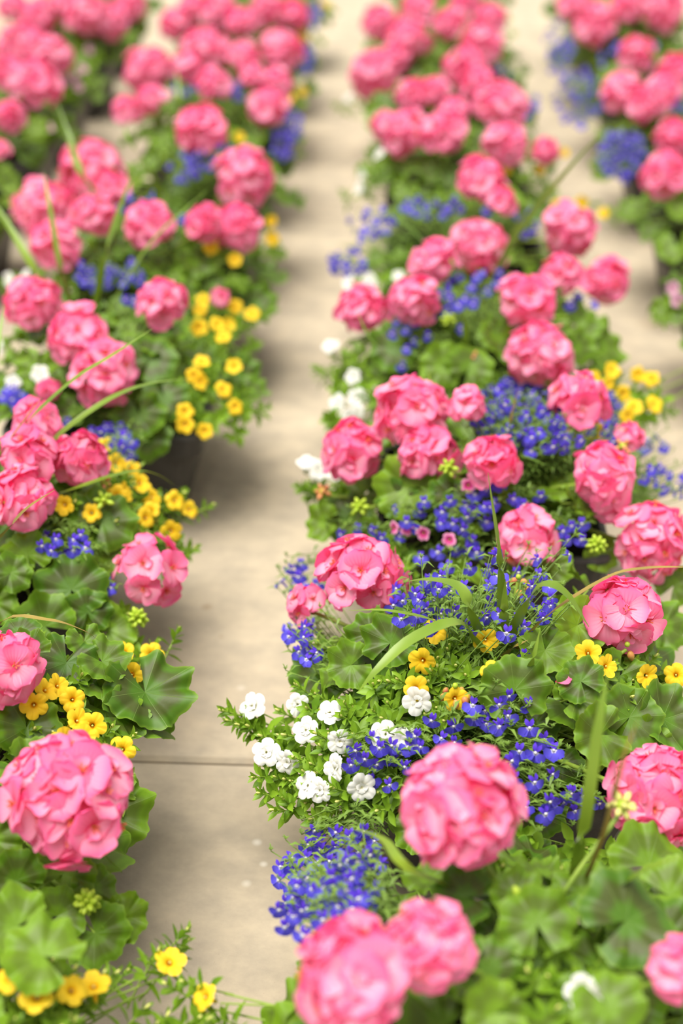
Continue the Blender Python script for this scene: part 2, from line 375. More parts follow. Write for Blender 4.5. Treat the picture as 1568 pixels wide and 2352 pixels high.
def spline(pts, n):
    P = [Vector(p) for p in pts]; P = [P[0] * 2 - P[1]] + P + [P[-1] * 2 - P[-2]]; out = []
    segs = len(P) - 3
    for i in range(n + 1):
        t = i / n * segs; k = min(int(t), segs - 1); t -= k; a, b, c, d = P[k:k + 4]
        out.append(.5 * ((2 * b) + (c - a) * t + (2 * a - 5 * b + 4 * c - d) * t * t + (3 * b - a - 3 * c + d) * t ** 3))
    return out

# ------------------------------------------------------------------ floor
fm = MB(); fm.add([(-3, -.6, -.012), (3, -.6, -.012), (3, 9, -.012), (-3, 9, -.012)], [(0, 1, 2, 3)], [(0, 0)] * 4)
floor = ob('floor', fm.mesh('floor', ['dirt'])); floor['kind'] = 'structure'
SEAM = at(450, 1747, 0).y
def slab(x0, x1, y0, y1):
    g = .0018; b = .005; mb = MB(); x0 += g; x1 -= g; y0 += g; y1 -= g
    lv = [(0, 0, -.05), (0, 0, -b), (b, b, 0)]
    P = [[(x0 + a, y0 + c, z), (x1 - a, y0 + c, z), (x1 - a, y1 - c, z), (x0 + a, y1 - c, z)] for a, c, z in lv]
    mb.grid(P, [[(0, 0)] * 4] * 3, 0, True); k = len(mb.v); mb.add(P[2], [(0, 1, 2, 3)], [(0, 0)] * 4)
    o = ob('concrete_slab', mb.mesh('concrete_slab', ['concrete'], False), floor, None, Vector((0, 0, 0)))
for (y0, y1) in ((SEAM - 1.83, SEAM), (SEAM, SEAM + 3.66), (SEAM + 3.66, SEAM + 7.3)):
    for (x0, x1) in ((-3, -1.25), (-1.25, 2.0), (2.0, 3)): slab(x0, x1, y0, y1)

# ------------------------------------------------------------------ planters
ROWS = {
    'L1': [(-.395, .62), (-.425, 1.02), (-.475, 1.44), (-.408, 1.855), (-.41, 2.27), (-.41, 2.68), (-.42, 3.10), (-.42, 3.52), (-.42, 3.95), (-.42, 4.40)],
    'R1': [(.105, .72), (.108, 1.15), (.12, 1.57), (.115, 1.98), (.115, 2.40), (.11, 2.82), (.11, 3.23), (.11, 3.65), (.11, 4.08), (.11, 4.5)],
    'R2': [(.62, 2.17), (.615, 2.60), (.61, 3.08), (.61, 3.54), (.62, 4.0), (.62, 4.42)],
    'L2': [(-.90, 2.62), (-.91, 3.05), (-.92, 3.48), (-.92, 3.9), (-.92, 4.35)],
}
PL = []
for rw, lst in ROWS.items():
    for i, (x, y) in enumerate(lst): PL.append(dict(row=rw, i=i, c=Vector((x, y, 0)), heads=[], yellow=[], white=[], mauve=[], lilac=[], lob=[], buds=[], blades=[], leaves=[], shoots=[]))
def canopy(x, y):
    best = -1
    for p in PL:
        dx = abs(x - p['c'].x); dy = abs(y - p['c'].y)
        d = (dx ** 2.6 + dy ** 2.6) ** (1 / 2.6) / .205
        h = .160 + .095 * (1 - d ** 2.2) if d < 1.25 else -1
        if h > best: best = h
    return best
def hit(x, y, off, zmin=.15):
    z = .62
    while z > zmin:
        p = at(x, y, z)
        if z <= canopy(p.x, p.y) + off: return p
        z -= .003
    return at(x, y, zmin)
def nearest(p):
    return min(PL, key=lambda q: max(abs(q['c'].x - p.x), abs(q['c'].y - p.y)))

# flower heads: x, y, width in photo pixels, [florets], [height above foliage]
HEADS = [
 # left row
 (160,1830,325,27,.10),(345,1300,190,7,.035),(45,1140,170,12,.06),(85,965,125),(65,1050,150),(185,1045,140),(15,1530,190,12,.05),
 (75,690,155),(180,762,150),(236,848,165),(372,690,130,12),(110,893,50,4,.03),(130,560,125),(100,480,165),(210,490,110),(205,385,185,16,.07),(255,432,95),(345,515,128),
 (468,505,95),(545,518,125),(562,402,158),(465,296,132),(615,242,105),(635,186,85),(642,112,108),(335,160,128),(290,250,85,7),(345,228,80,8),
 (402,55,88),(470,112,120),(560,128,85),(490,192,90),(430,150,85),(580,172,75),(615,20,95),(670,35,85),(500,22,95),(440,20,80),(555,50,80),(505,682,52,4,.01),(160,1050,90,8),
 # far left row
 (50,110,125),(115,128,110),(75,190,135),(22,265,80),(2,345,55),(90,35,95),(195,30,125),(250,45,90),(150,10,80),(30,15,80),(300,10,80),(20,170,90),
 # right row
 (1060,1850,300,25,.10),(1512,1825,255,20,.10),(985,2165,220,16,.085),(805,2240,285,24,.10),(1568,2222,160,14,.07),
 (832,1312,215,14,.05),(706,1385,112,5,.04),(1205,1228,160,7,.05),(1440,1395,200,12,.05),(1500,1240,205,17,.06),
 (810,1030,158,14),(940,935,192,16),(980,1042,155,14,.03),(1072,925,95,8),(1135,1058,138,9),(1385,1090,162,16),(1447,1002,82,6),(1400,1165,80,6,.03),
 (1240,812,168,17),(1208,688,150,13),(1330,912,155,14),(1285,625,108),(1395,642,115),(1310,525,142),(950,684,128),(826,706,130),(1105,565,150),(995,600,120,9),
 (1105,410,120),(1155,462,75,6),(1018,300,118),(930,300,118),(880,285,75),(1150,243,145),(1160,328,112),(1250,345,75),(1100,190,90),
 (858,172,130),(935,85,112),(870,52,95),(1062,150,105),(1105,100,105),(1000,208,75),(1035,50,85),(960,20,85),(1122,42,85),(1070,5,80),(950,215,90),(1045,250,80),(905,130,80),
 # far right row
 (1365,58,145),(1465,122,92),(1430,210,112),(1512,215,105),(1548,165,95),(1525,398,125),(1548,312,95),(1522,18,110),(1440,8,85),(1320,15,90),(1475,245,80),
]
YEL = [(390,2210),(22,2245),(85,2290),(165,2275),(215,2265),(50,2215),(470,2290),(285,1500),(348,1503),(133,1575),(167,1607),(78,1620),(178,1655),(212,1667),(145,1702),(190,1692),(280,1722),(302,1550),(105,1585),
 (148,1160),(210,1178),(265,1065),(300,1075),(322,1110),(350,1142),(335,1190),(346,1172),(392,1220),(435,1170),(402,1150),(285,1130),(268,1138),(245,1020),
 (425,945),(425,975),(540,935),(470,990),(463,832),(537,842),(460,877),(512,895),(445,862),(578,722),(460,712),(465,690),(500,745),(512,775),(456,752),(540,705),(524,745),
 (485,568),(540,597),(623,508),(625,548),(550,315),(665,225),(695,210),(700,92),(688,80),(752,10),(740,8),
 (1430,905),(1455,935),(1500,930),(1465,860),(1495,870),(1405,850),(1360,872),(1398,880),(1440,955),(1340,975),(1290,980),(1365,990),(1360,965),(1335,465),(1280,472),(1295,350),(1130,375),(1160,390),(1240,390),(1385,490),
 (1000,1450),(1115,1470),(970,1518),(955,1580),(1045,1605),(1350,1500),(1392,1530),(1485,1552),(1552,1550),(1130,1545)]
WHI = [(683,1618),(758,1637),(703,1677),(780,1702),(612,1728),(660,1750),(770,1765),(708,1805),(735,1815),(885,1688),(932,1702),(830,1808),(958,1610),(580,1622),
 (810,865),(820,915),(822,945),(775,925),(760,795),(850,645),(805,652),(915,635),(705,1065),(770,1085),(730,1080),(800,955),(870,355),(830,402),(825,432),(800,225),
 (60,632),(20,642),(0,800),(92,860),(30,880),(1340,2280)]
MAU = [(1125,1085),(1160,1080),(1075,1115),(935,1215),(972,1225),(905,1212),(1032,1240)]
LIL = [(190,158),(180,200),(112,293),(125,222),(265,88),(205,115),(150,185),(1545,662),(1555,690),(170,175)]
LOB = [(750,2010,95,110,30),(700,2090,60,60,10),(820,1950,70,60,10),(1150,1630,75,40,9),(1205,1770,110,110,17),(900,1750,95,70,15),(1320,1840,60,25,7),(660,2020,30,60,6),(1010,1680,60,30,5),(800,2060,70,50,10),
 (1100,1350,190,110,42),(960,1390,60,70,12),(690,1330,45,45,8),(680,1440,38,30,8),(705,1500,30,15,4),(1020,1185,130,40,14),(860,1232,80,28,6),(1160,1150,90,40,11),(1320,1240,40,45,6),(1195,1510,12,12,1),(1260,1385,20,20,2),
 (1190,950,105,80,52),(1330,965,110,75,30),(1510,1020,35,22,5),(1520,1090,55,35,8),(1560,1120,20,20,3),(1250,1010,60,30,8),
 (950,745,60,60,9),(1090,655,80,40,12),(1340,690,45,28,6),(985,690,30,40,4),(930,840,15,10,1),(1060,720,40,50,5),
 (850,510,55,40,14),(800,600,42,35,12),(1000,475,75,22,12),(1210,510,35,35,6),(1140,465,30,30,4),(1140,180,40,30,6),(1220,240,30,30,4),
 (1285,90,38,45,16),(1285,140,30,40,10),(1330,225,55,70,34),(1430,350,55,55,34),(1480,125,50,30,8),(1405,120,40,40,8),(1530,350,25,30,6),(1560,260,20,50,6),(1440,410,20,20,4),
 (110,1250,25,25,4),(190,1265,40,40,7),(250,1345,10,10,2),(250,1000,45,25,12),(290,1035,14,35,4),(62,985,15,15,3),(25,920,30,35,7),(155,960,8,8,1),
 (260,632,75,38,14),(300,690,40,12,3),(190,620,30,30,4),(330,470,75,25,10),(485,360,55,35,16),(420,400,40,30,6),(430,505,20,20,3),(345,232,30,20,5),(660,285,35,45,20),(700,135,18,35,12),(722,30,18,30,10),(430,200,50,15,6),(530,205,30,25,10),(650,340,25,30,10),(440,355,30,30,5)]
BUDS = [(316,1420,'bud_green',22,.045),(1370,1252,'bud_green',26,.06),(1190,1325,'bud_pink',7,.035),(1045,1575,'bud_pink',6,.03),(1428,1850,'bud_yellow',12,.09),(202,2072,'bud_green',24,.05),(1086,908,'bud_green',12,.06),(1030,1075,'bud_green',12,.045),(826,1165,'bud_green',14,.03),(1085,822,'bud_orange',8,.02),(1030,735,'bud_green',10,.05),(742,1130,'bud_orange',10,.03),(1200,2072,'bud_green',9,.03),(240,1150,'bud_green',10,.04),(1440,1480,'bud_pink',1,.03),(728,1475,'bud_pink',1,.02),(240,1110,'bud_orange',4,.03),(1430,1025,'bud_orange',6,.05),(440,535,'bud_green',8,.04)]
# strap leaves: photo points with a height each; half width in metres; material
BL = [
 ('R1',1,[(1140,1545,.165),(1150,1330,.31),(1120,1085,.42)],.0042,'blade'),
 ('R1',1,[(1132,1545,.165),(1085,1420,.27),(1055,1350,.30),(985,1332,.295),(920,1338,.28)],.0062,'blade'),
 ('R1',1,[(1125,1550,.165),(1095,1480,.24),(1048,1430,.27),(945,1470,.27),(870,1535,.255),(822,1590,.235)],.0072,'blade'),
 ('R1',1,[(1150,1545,.165),(1195,1415,.27),(1245,1345,.31),(1300,1365,.305),(1352,1440,.275)],.0066,'blade'),
 ('R1',1,[(1158,1548,.165),(1240,1430,.265),(1390,1330,.32),(1480,1306,.34),(1590,1302,.35)],.0042,'blade_brown'),
 ('R1',1,[(1148,1545,.165),(1156,1430,.26),(1160,1330,.31)],.0055,'blade'),
 ('R1',1,[(1120,1550,.165),(1020,1440,.25),(900,1404,.275),(800,1402,.27)],.0030,'blade'),
 ('R1',1,[(1160,1550,.165),(1205,1545,.22),(1222,1520,.255),(1240,1445,.285)],.0036,'blade'),
 ('R1',1,[(1150,1550,.165),(1152,1520,.21),(1175,1490,.24),(1212,1470,.25)],.0040,'blade_brown'),
 ('R1',0,[(1290,2130,.16),(1340,1900,.29),(1372,1680,.37),(1396,1540,.41)],.0050,'blade'),
 ('R1',0,[(1300,2130,.16),(1385,1920,.31),(1425,1760,.39),(1466,1650,.43)],.0022,'blade_brown'),
 ('R1',0,[(1290,2150,.16),(1400,2060,.26),(1480,2000,.30),(1590,1960,.33)],.0052,'blade'),
 ('R1',0,[(1250,2130,.16),(960,2010,.28),(880,1930,.28),(800,1900,.24)],.0045,'blade'),
 ('R1',2,[(1150,1110,.165),(1165,1000,.26),(1192,882,.33)],.0030,'blade_brown'),
 ('R1',2,[(1140,1110,.165),(1185,1050,.25),(1255,1068,.26)],.0035,'blade'),
 ('R1',2,[(1120,1110,.165),(1000,930,.28),(985,850,.32)],.0030,'blade'),
 ('R1',3,[(1080,860,.165),(960,850,.25),(860,790,.30),(818,712,.34)],.0034,'blade'),
 ('R1',3,[(1070,830,.165),(1068,760,.26),(1060,710,.30)],.0045,'blade'),
 ('R1',4,[(1120,660,.165),(1200,520,.29),(1310,385,.41),(1422,262,.50)],.0080,'blade'),
 ('R1',4,[(1115,660,.165),(1180,540,.28),(1222,430,.36)],.0060,'blade'),
 ('R1',4,[(1100,660,.165),(1010,590,.26),(935,520,.31),(880,480,.32)],.0036,'blade'),
 ('L1',2,[(-60,1180,.165),(30,1010,.30),(160,880,.37),(260,815,.40),(350,755,.42)],.0040,'blade'),
 ('L1',2,[(-60,1200,.165),(0,1050,.29),(60,960,.34),(95,915,.36)],.0020,'blade_brown'),
 ('L1',2,[(-70,1290,.2),(0,1235,.29),(60,1170,.33),(126,1125,.35)],.0036,'blade_brown'),
 ('L1',2,[(-60,1190,.165),(100,1030,.29),(230,930,.33),(330,885,.33),(445,868,.31)],.0048,'blade'),
 ('L1',2,[(-60,1210,.165),(150,1130,.25),(290,1085,.26),(360,1090,.24),(412,1125,.21)],.0034,'blade'),
 ('L1',2,[(-60,1170,.165),(-20,900,.34),(10,700,.42)],.0055,'blade'),
 ('L1',1,[(-60,1600,.165),(0,1432,.28),(110,1424,.29),(190,1448,.27),(228,1472,.25)],.0026,'blade_brown'),
 ('L1',3,[(210,800,.165),(240,600,.32),(280,470,.40),(305,400,.44)],.0062,'blade'),
 ('L1',3,[(200,800,.165),(145,640,.30),(115,480,.39),(100,395,.43)],.0040,'blade'),
 ('L1',3,[(215,810,.165),(330,580,.32),(480,432,.40)],.0040,'blade'),
 ('L1',3,[(180,800,.165),(90,640,.30),(20,520,.36),(-20,455,.39)],.0060,'blade'),
 ('L1',4,[(330,560,.165),(200,420,.33),(160,320,.38),(130,232,.43)],.0060,'blade'),
 ('L1',4,[(345,560,.165),(360,430,.30),(300,330,.38),(285,290,.40)],.0050,'blade'),
 ('L1',5,[(430,360,.165),(415,250,.30),(405,160,.36)],.0060,'blade'),
 ('R1',6,[(1020,250,.165),(1040,150,.30),(1075,20,.42)],.0050,'blade'),
 ('R2',2,[(1520,230,.165),(1500,130,.30),(1440,70,.36)],.0050,'blade'),
]
# leaves the photo shows clearly: x, y, width px, tip direction (degrees on the picture, 0 right, 90 up), height above foliage
LEAVES = [(338,1600,205,-62,.03),(160,1345,165,110,.02),(28,1312,95,60,.03),(95,1435,150,150,.02),(200,1400,110,100,.03),(255,1445,125,40,.02),(240,1525,120,-35,.03),(150,1530,150,-100,.01),(250,1640,150,-40,-.01),
 (60,1680,150,-90,.0),(195,1480,90,-70,.03),(60,1500,110,160,.03),(40,1450,100,120,.03),(850,1450,110,120,.02),(900,1470,130,60,.02),(800,1530,110,200,.02),(730,1550,150,190,-.02),(960,1440,120,40,.0),
 (1180,1575,160,100,.03),(1320,1440,130,220,.01),(1250,1500,120,260,.02),(1420,1480,160,300,.01),(1530,1440,130,330,.02),(1330,1560,110,120,.03),(1450,1640,150,60,.02),(1530,1650,160,20,.02),(1370,1690,140,200,.02),(1420,1560,130,250,.0),
 (1260,1295,110,80,.02),(1210,1310,100,60,.01),(1550,1340,100,60,.04),(1090,1080,120,200,.0),(740,1200,90,180,-.02),(930,1120,150,170,.01),(1040,1140,110,60,.01),(1230,2110,170,100,.04),(1180,2050,120,130,.03),(1450,2110,230,30,.04),(1130,2230,140,-60,.02),(1330,1600,120,30,.02),
 (90,2190,190,150,.05),(225,2150,150,-45,.03),(150,2000,150,60,.02),(30,2020,140,160,.03),(220,2040,110,30,.03),(320,960,120,-80,.01),(380,920,110,-70,.01),(335,1010,110,-80,-.01),(350,820,120,60,.02),(240,1190,150,60,.02),(60,1270,110,120,.02),
 (1010,840,110,160,.02),(1080,840,110,60,.02),(900,800,120,200,.01),(1380,790,130,30,.01),(1330,740,110,45,.01),(1500,1985,190,20,.03),(1545,2060,170,-20,.03),(1560,1930,150,20,.0),(1540,2150,160,-30,.02),(1060,2060,140,170,.02),(1480,1720,150,40,.0),(950,1900,110,170,-.02),(1400,2320,170,-60,.04),(1130,2330,150,200,.03),(30,2130,170,200,.04),(140,2100,130,30,.02),(290,2110,110,-20,-.01)]

def mad(p): return p.length
for h in HEADS:
    x, y, w = h[:3]; off = h[4] if len(h) > 4 else .062
    p = hit(x, y, off, .2); px, py, Z = proj(p); R = min(.066, max(.012, w / 2 / (FPX / Z)))
    n = h[3] if len(h) > 3 else max(6, int(14 * (R / .042) ** 1.3))
    nearest(p)['heads'].append((p, R, n))
rgx = random.Random(77)
for p in PL:          # pots that stand mostly beyond the frame edge bloom there too
    want = {('R2', 0): 5, ('R2', 1): 4, ('R2', 5): 4, ('R2', 3): 3, ('L1', 9): 4, ('R1', 9): 4, ('L2', 4): 4, ('L2', 3): 0, ('L2', 0): 4, ('L2', 2): 3, ('R1', 8): 3}.get((p['row'], p['i']), 0)
    for k in range(200):
        if want <= 0: break
        x = p['c'].x + rgx.uniform(-.16, .16); y = p['c'].y + rgx.uniform(-.16, .16); q = Vector((x, y, canopy(x, y) + rgx.uniform(.04, .085))); a, b, Z = proj(q)
        if -70 < a < W + 70 and -70 < b < H + 70: continue
        if any((q - h[0]).length < .06 for h in p['heads']): continue
        p['heads'].append((q, rgx.uniform(.032, .043), 13)); want -= 1
for lst, key, off, zm in ((YEL, 'yellow', .022, .16), (WHI, 'white', .022, .16), (MAU, 'mauve', .03, .16), (LIL, 'lilac', .02, .13)):
    for x, y in lst:
        p = hit(x, y, off, zm); nearest(p)[key].append(p)
for (cx, cy, rx, ry, n) in LOB:
    got = []
    for i in range(n):
        for tr in range(30):
            a = random.random() * 6.283; r = sqrt(random.random()); q = (cx + rx * r * cos(a), cy + ry * r * sin(a))
            p = hit(q[0], q[1], random.uniform(.012, .05), .15); sp = .012 * FPX / proj(p)[2]
            if all((q[0] - g[0]) ** 2 + (q[1] - g[1]) ** 2 > (sp * (.95 - tr * .02)) ** 2 for g in got): break
        got.append(q); nearest(p)['lob'].append(p)
for x, y, m, n, off in BUDS:
    p = hit(x, y, off, .17); nearest(p)['buds'].append((p, m, n))
for rw, i, pts, w, m in BL:
    q = next(p for p in PL if p['row'] == rw and p['i'] == i)
    up = .032 if (rw, i) == ('R1', 1) else .012
    root = q['c'] + Vector((random.uniform(-.012, .012), random.uniform(-.012, .012), .134))
    q['blades'].append(([root] + [at(x, y, z + up) for x, y, z in pts], w, m))
FLOW = []
for p in PL:
    for q in p['heads']: FLOW.append((*proj(q[0]), q[1] * .75))
    for k in ('yellow', 'white', 'mauve', 'lilac'):
        for q in p[k]: FLOW.append((*proj(q), .011))
    for q in p['lob']: FLOW.append((*proj(q), .007))
    for q, m, n in p['buds']: FLOW.append((*proj(q), .010))
def blocks(p, r):
    x, y, Z = proj(p); s = FPX / Z; hits = 0
    for fx, fy, fz, fr in FLOW:
        if Z < fz + .012:
            d = (r * .85 + fr * .5) * s
            if (x - fx) ** 2 + (y - fy) ** 2 < d * d: hits += 1
    return hits

# ------------------------------------------------------------------ labels
WORD = ['no', 'one', 'two', 'three', 'four', 'five', 'six', 'seven', 'eight', 'nine', 'ten', 'eleven', 'twelve', 'thirteen', 'fourteen', 'fifteen', 'sixteen']
ORD = ['front', 'second', 'third', 'fourth', 'fifth', 'sixth', 'seventh', 'eighth', 'ninth', 'tenth']
ROWN = {'L1': 'left of the walkway', 'R1': 'right of the walkway', 'R2': 'in the far right row', 'L2': 'in the far left row'}
def where(p): return ('%s pot %s' % (ORD[p['i']], ROWN[p['row']]))
SPECIAL = {
 ('L1', 0, 'geranium'): 'pink geranium with one huge blurred round head at the lower left edge',
 ('L1', 1, 'geranium'): 'pink geranium with scalloped leaves and a loose head leaning over the walkway',
 ('R1', 0, 'geranium'): 'pink geranium with large blurred round heads filling the lower right foreground',
 ('R1', 1, 'geranium'): 'sharply focused pink geranium with pale heads either side of blue lobelia and grassy blades',
 ('R1', 1, 'white'): 'trailing plant with double white flowers spilling over the walkway in focus',
 ('R1', 1, 'spike'): 'tuft of arching strap leaves rising between sharp blue lobelia and yellow bells',
 ('L1', 1, 'yellow'): 'yellow bell flowers in focus around the big hanging leaf left of walkway',
 ('L1', 0, 'yellow'): 'yellow bell flowers, blurred, at the bottom left corner beside the walkway',
 ('R1', 1, 'yellow'): 'yellow bell flowers in focus between strap leaves and pink geranium on the right',
 ('R1', 0, 'lobelia'): 'blue lobelia trailing over the pot edge in the blurred right foreground',
 ('R1', 1, 'lobelia'): 'sharply focused blue lobelia with white eyes around the arching strap leaves',
 ('R1', 0, 'white'): 'single blurred white double flower among green shoots at the bottom right',
 ('R1', 2, 'lobelia'): 'dense blue lobelia mound behind the focused geraniums in third pot right of walkway',
 ('R1', 2, 'yellow'): 'bunch of soft yellow bells at right edge of third pot right of walkway',
}
def lab(p, key, text): return SPECIAL.get((p['row'], p['i'], key), text)

# ------------------------------------------------------------------ builders
RIM_Z = .155
def pot_meshes():
    def ring(hw, z): 
        r = .022; out = []
        for (sx, sy, a0) in ((1, 1, 0), (-1, 1, 90), (-1, -1, 180), (1, -1, 270)):
            for k in range(4):
                a = radians(a0 + k * 30); out.append((sx * (hw - r) + r * cos(a), sy * (hw - r) + r * sin(a), z))
        return out
    def build(name, prof, bottom=False):
        mb = MB(); P = [ring(h, z) for h, z in prof]; mb.grid(P, [[(0, 0)] * 16] * len(P), 0, True)
        if bottom: mb.add(P[0], [tuple(reversed(range(16)))], [(0, 0)] * 16)
        return mb
    body = build('b', [(.100, .0), (.102, .003), (.130, RIM_Z - .030), (.127, RIM_Z - .030), (.100, .008)], True)
    rim = build('r', [(.1285, RIM_Z - .034), (.1385, RIM_Z - .034), (.1395, RIM_Z - .030), (.1420, RIM_Z - .004), (.1400, RIM_Z), (.1340, RIM_Z), (.1310, RIM_Z - .020), (.1285, RIM_Z - .034)])
    mb = MB(); n = 13; rg = random.Random(5); P = []
    for i in range(n):
        P.append([((j / (n - 1) - .5) * .25, (i / (n - 1) - .5) * .25, RIM_Z - .026 + rg.uniform(-.004, .006)) for j in range(n)])
    mb.grid(P, [[(0, 0)] * n] * n, 0)
    return body.mesh('pot_body', ['pot'], False), rim.mesh('pot_rim', ['pot'], False), mb.mesh('potting_soil', ['soil'])
POTM = pot_meshes()

def build_pot(p):
    c = p['c']
    t = thing('planter_pot', c, 'dark grey square pot of mixed flowers, %s' % where(p), 'pot', 'square planter pots standing in rows')
    mw = Matrix.Translation(c)
    ob('pot_body', POTM[0], t, mw, c); ob('rim', POTM[1], t, mw, c); ob('potting_soil', POTM[2], t, mw, c)

def stem_path(base, tip, lift=.5, n=7):
    mid = base.lerp(tip, .5); mid.z = lerp(base.z, tip.z, .62); k = (tip - base); mid += Vector((-k.x, -k.y, 0)) * .10
    return spline([base, mid, tip], n)

def build_geranium(p, rg):
    base = Vector((p['c'].x, p['c'].y, RIM_Z - .022)); nh = len(p['heads'])
    nm = 'pink geranium with %s flower head%s in %s' % (WORD[nh], '' if nh == 1 else 's', where(p)) if nh else 'leafy geranium without open heads in %s' % where(p)
    t = thing('geranium', base, lab(p, 'geranium', nm), 'flower', 'pink geraniums growing in the pots')
    st = MB()
    crown = lambda: base + Vector((rg.uniform(-.05, .05), rg.uniform(-.05, .05), 0))
    for (c, R, n) in p['heads']:
        b0 = crown(); out = (c - Vector((base.x, base.y, c.z))); out.z = 0
        ax = (Vector((0, 0, 1)) + out * 2.2 + Vector((rg.uniform(-.15, .15), rg.uniform(-.15, .15), 0)) + Vector((0, -.35, 0))).normalized()
        hb = c - ax * R * .55
        st.tube(stem_path(b0, hb), .0026, .0021, 6)
        hm = MB(); hm.ellipsoid((0, 0, 0), ax, .004, .003, 6, 4, 0)
        loc = []
        Rf = max(.78, min(1.12, R / .037)) if n > 9 else max(.7, min(1.04, R / .033))
        fr = .021 * Rf
        side = ax.orthogonal().normalized(); s2 = ax.cross(side); ph0 = rg.random() * 6
        for i in range(n):
            k = (i + .5) / n; zc = 1 - k * (1.36 if n > 9 else 1.1); a = ph0 + i * 2.39996 + rg.uniform(-.2, .2); rr = sqrt(max(0, 1 - zc * zc))
            d = (ax * zc + (side * cos(a) + s2 * sin(a)) * rr).normalized()
            pos = c + d * (max(.35 * R, R - fr * .55)) * (rg.uniform(.68, 1.08) if R < .045 else rg.uniform(.78, 1.07)) - ax * R * (.05 + .10 * zc)
            nd = (d * .9 + (pos - hb).normalized() * .5 + Vector((rg.uniform(-.32, .32), rg.uniform(-.32, .32), rg.uniform(-.2, .3)))).normalized()
            loc.append((pos, nd, fr / .0215))
            pts = [Vector((0, 0, 0)), (pos - hb) * .55 + ax * R * .05, pos - hb - nd * .002]
            hm.tube(pts, .0009, .0009, 4, 0)
        ho = ob('flower_head', hm.mesh('flower_head', ['pedicel']), t, Matrix.Translation(hb), base)
        for (pos, nd, s) in loc:
            up = Vector((0, 0, 1))
            m = Matrix.Translation(pos) @ frame(nd, up.cross(nd), rg.uniform(-.5, .5)) @ Matrix.Scale(s * rg.uniform(.9, 1.12), 4)
            ob('floret', rg.choice(FLORET), ho, m, hb)
    for (c, m, n) in p['buds']:
        b0 = crown(); st.tube(stem_path(b0, c - Vector((0, 0, .006))), .0023, .0020, 6)
        cm = MB(); cm.ellipsoid((0, 0, 0), (0, 0, 1), .003 if m == 'bud_pink' else .0055, .003 if m == 'bud_pink' else .005, 7, 4)
        co = ob('bud_cluster', cm.mesh('bud_cluster', ['bud_green']), t, Matrix.Translation(c), base)
        for i in range(n):
            zc = 1 - (i + .5) / n * 1.75; a = i * 2.4; rr = sqrt(max(0, 1 - zc * zc)); d = Vector((cos(a) * rr, sin(a) * rr, zc))
            if m == 'bud_pink': d = Vector((cos(a) * .35, sin(a) * .35, -1)).normalized()
            ob('bud', BUD[m], co, Matrix.Translation(c + d * (.0040 if m != 'bud_pink' else .009) + (Vector((cos(a), sin(a), 0)) * .007 if m == 'bud_pink' and n > 1 else Vector())) @ frame(d) @ Matrix.Scale(rg.uniform(.8, 1.15) * (1.25 if m == 'bud_pink' else 1), 4), c)
    # leaves: the clear ones, then a canopy of them
    ls = []
    for (pos, r, tip, nrm) in p['leaves']: ls.append((pos, r, tip, nrm))
    near = p['c'].y < 2.3
    n = 96 if near else 56
    oth = p['lob'] + p['yellow'] + p['white']
    for i in range(n):
        rr = .195 * sqrt((i + .5) / n); a = i * 2.39996 + p['i']
        x = base.x + rr * cos(a) * 1.0; y = base.y + rr * sin(a) * 1.0
        lay = rg.choice((-.045, -.022, -.010, .0, .006)); z = canopy(x, y) + lay + rg.uniform(-.006, .006)
        pos = Vector((x, y, z)); r = rg.uniform(.017, .036) * (.85 if lay > -.005 else 1.08)
        if lay > -.03 and any((o.x - x) ** 2 + (o.y - y) ** 2 < .026 ** 2 for o in oth) and rg.random() < .8: continue
        bl = blocks(pos + Vector((0, -.008, .008)), r)
        if bl: pos.z -= .03 + .01 * bl
        if pos.z < .13: pos.z = .13 + rg.uniform(0, .02)
        if (p['row'], p['i']) == ('L1', 3) and y < p['c'].y - .10 and x > p['c'].x - .02: continue
        if blocks(pos, r * .9) > 1: continue
        out = Vector((x - base.x, y - base.y, 0)); o1 = out.normalized() if out.length > .01 else Vector((cos(a), sin(a), 0))
        k = rr / .2
        nrm = (Vector((0, 0, 1)) + o1 * (k * .9 + rg.uniform(-.25, .25)) + Vector((rg.uniform(-.5, .5), rg.uniform(-.65, .35), 0))).normalized()
        tip = (o1 + Vector((rg.uniform(-.6, .6), rg.uniform(-.6, .6), -k * .6)))
        ls.append((pos, r, tip, nrm))
    for (pos, r, tip, nrm) in ls:
        m = Matrix.Translation(pos) @ frame(nrm, tip) @ Matrix.Scale(r, 4)
        ob('leaf', rg.choice(GLEAF), t, m, base)
        b0 = base + (pos - base) * .22; b0.z = base.z
        st.tube([b0, b0.lerp(pos, .5) + Vector((0, 0, .015)), pos - nrm * .001], .0016, .0012, 4)
    if st.v:
        st.v = [tuple(Vector(v) - base) for v in st.v]
        ob('stems', st.mesh('geranium_stems', ['stem']), t, Matrix.Translation(base), base)

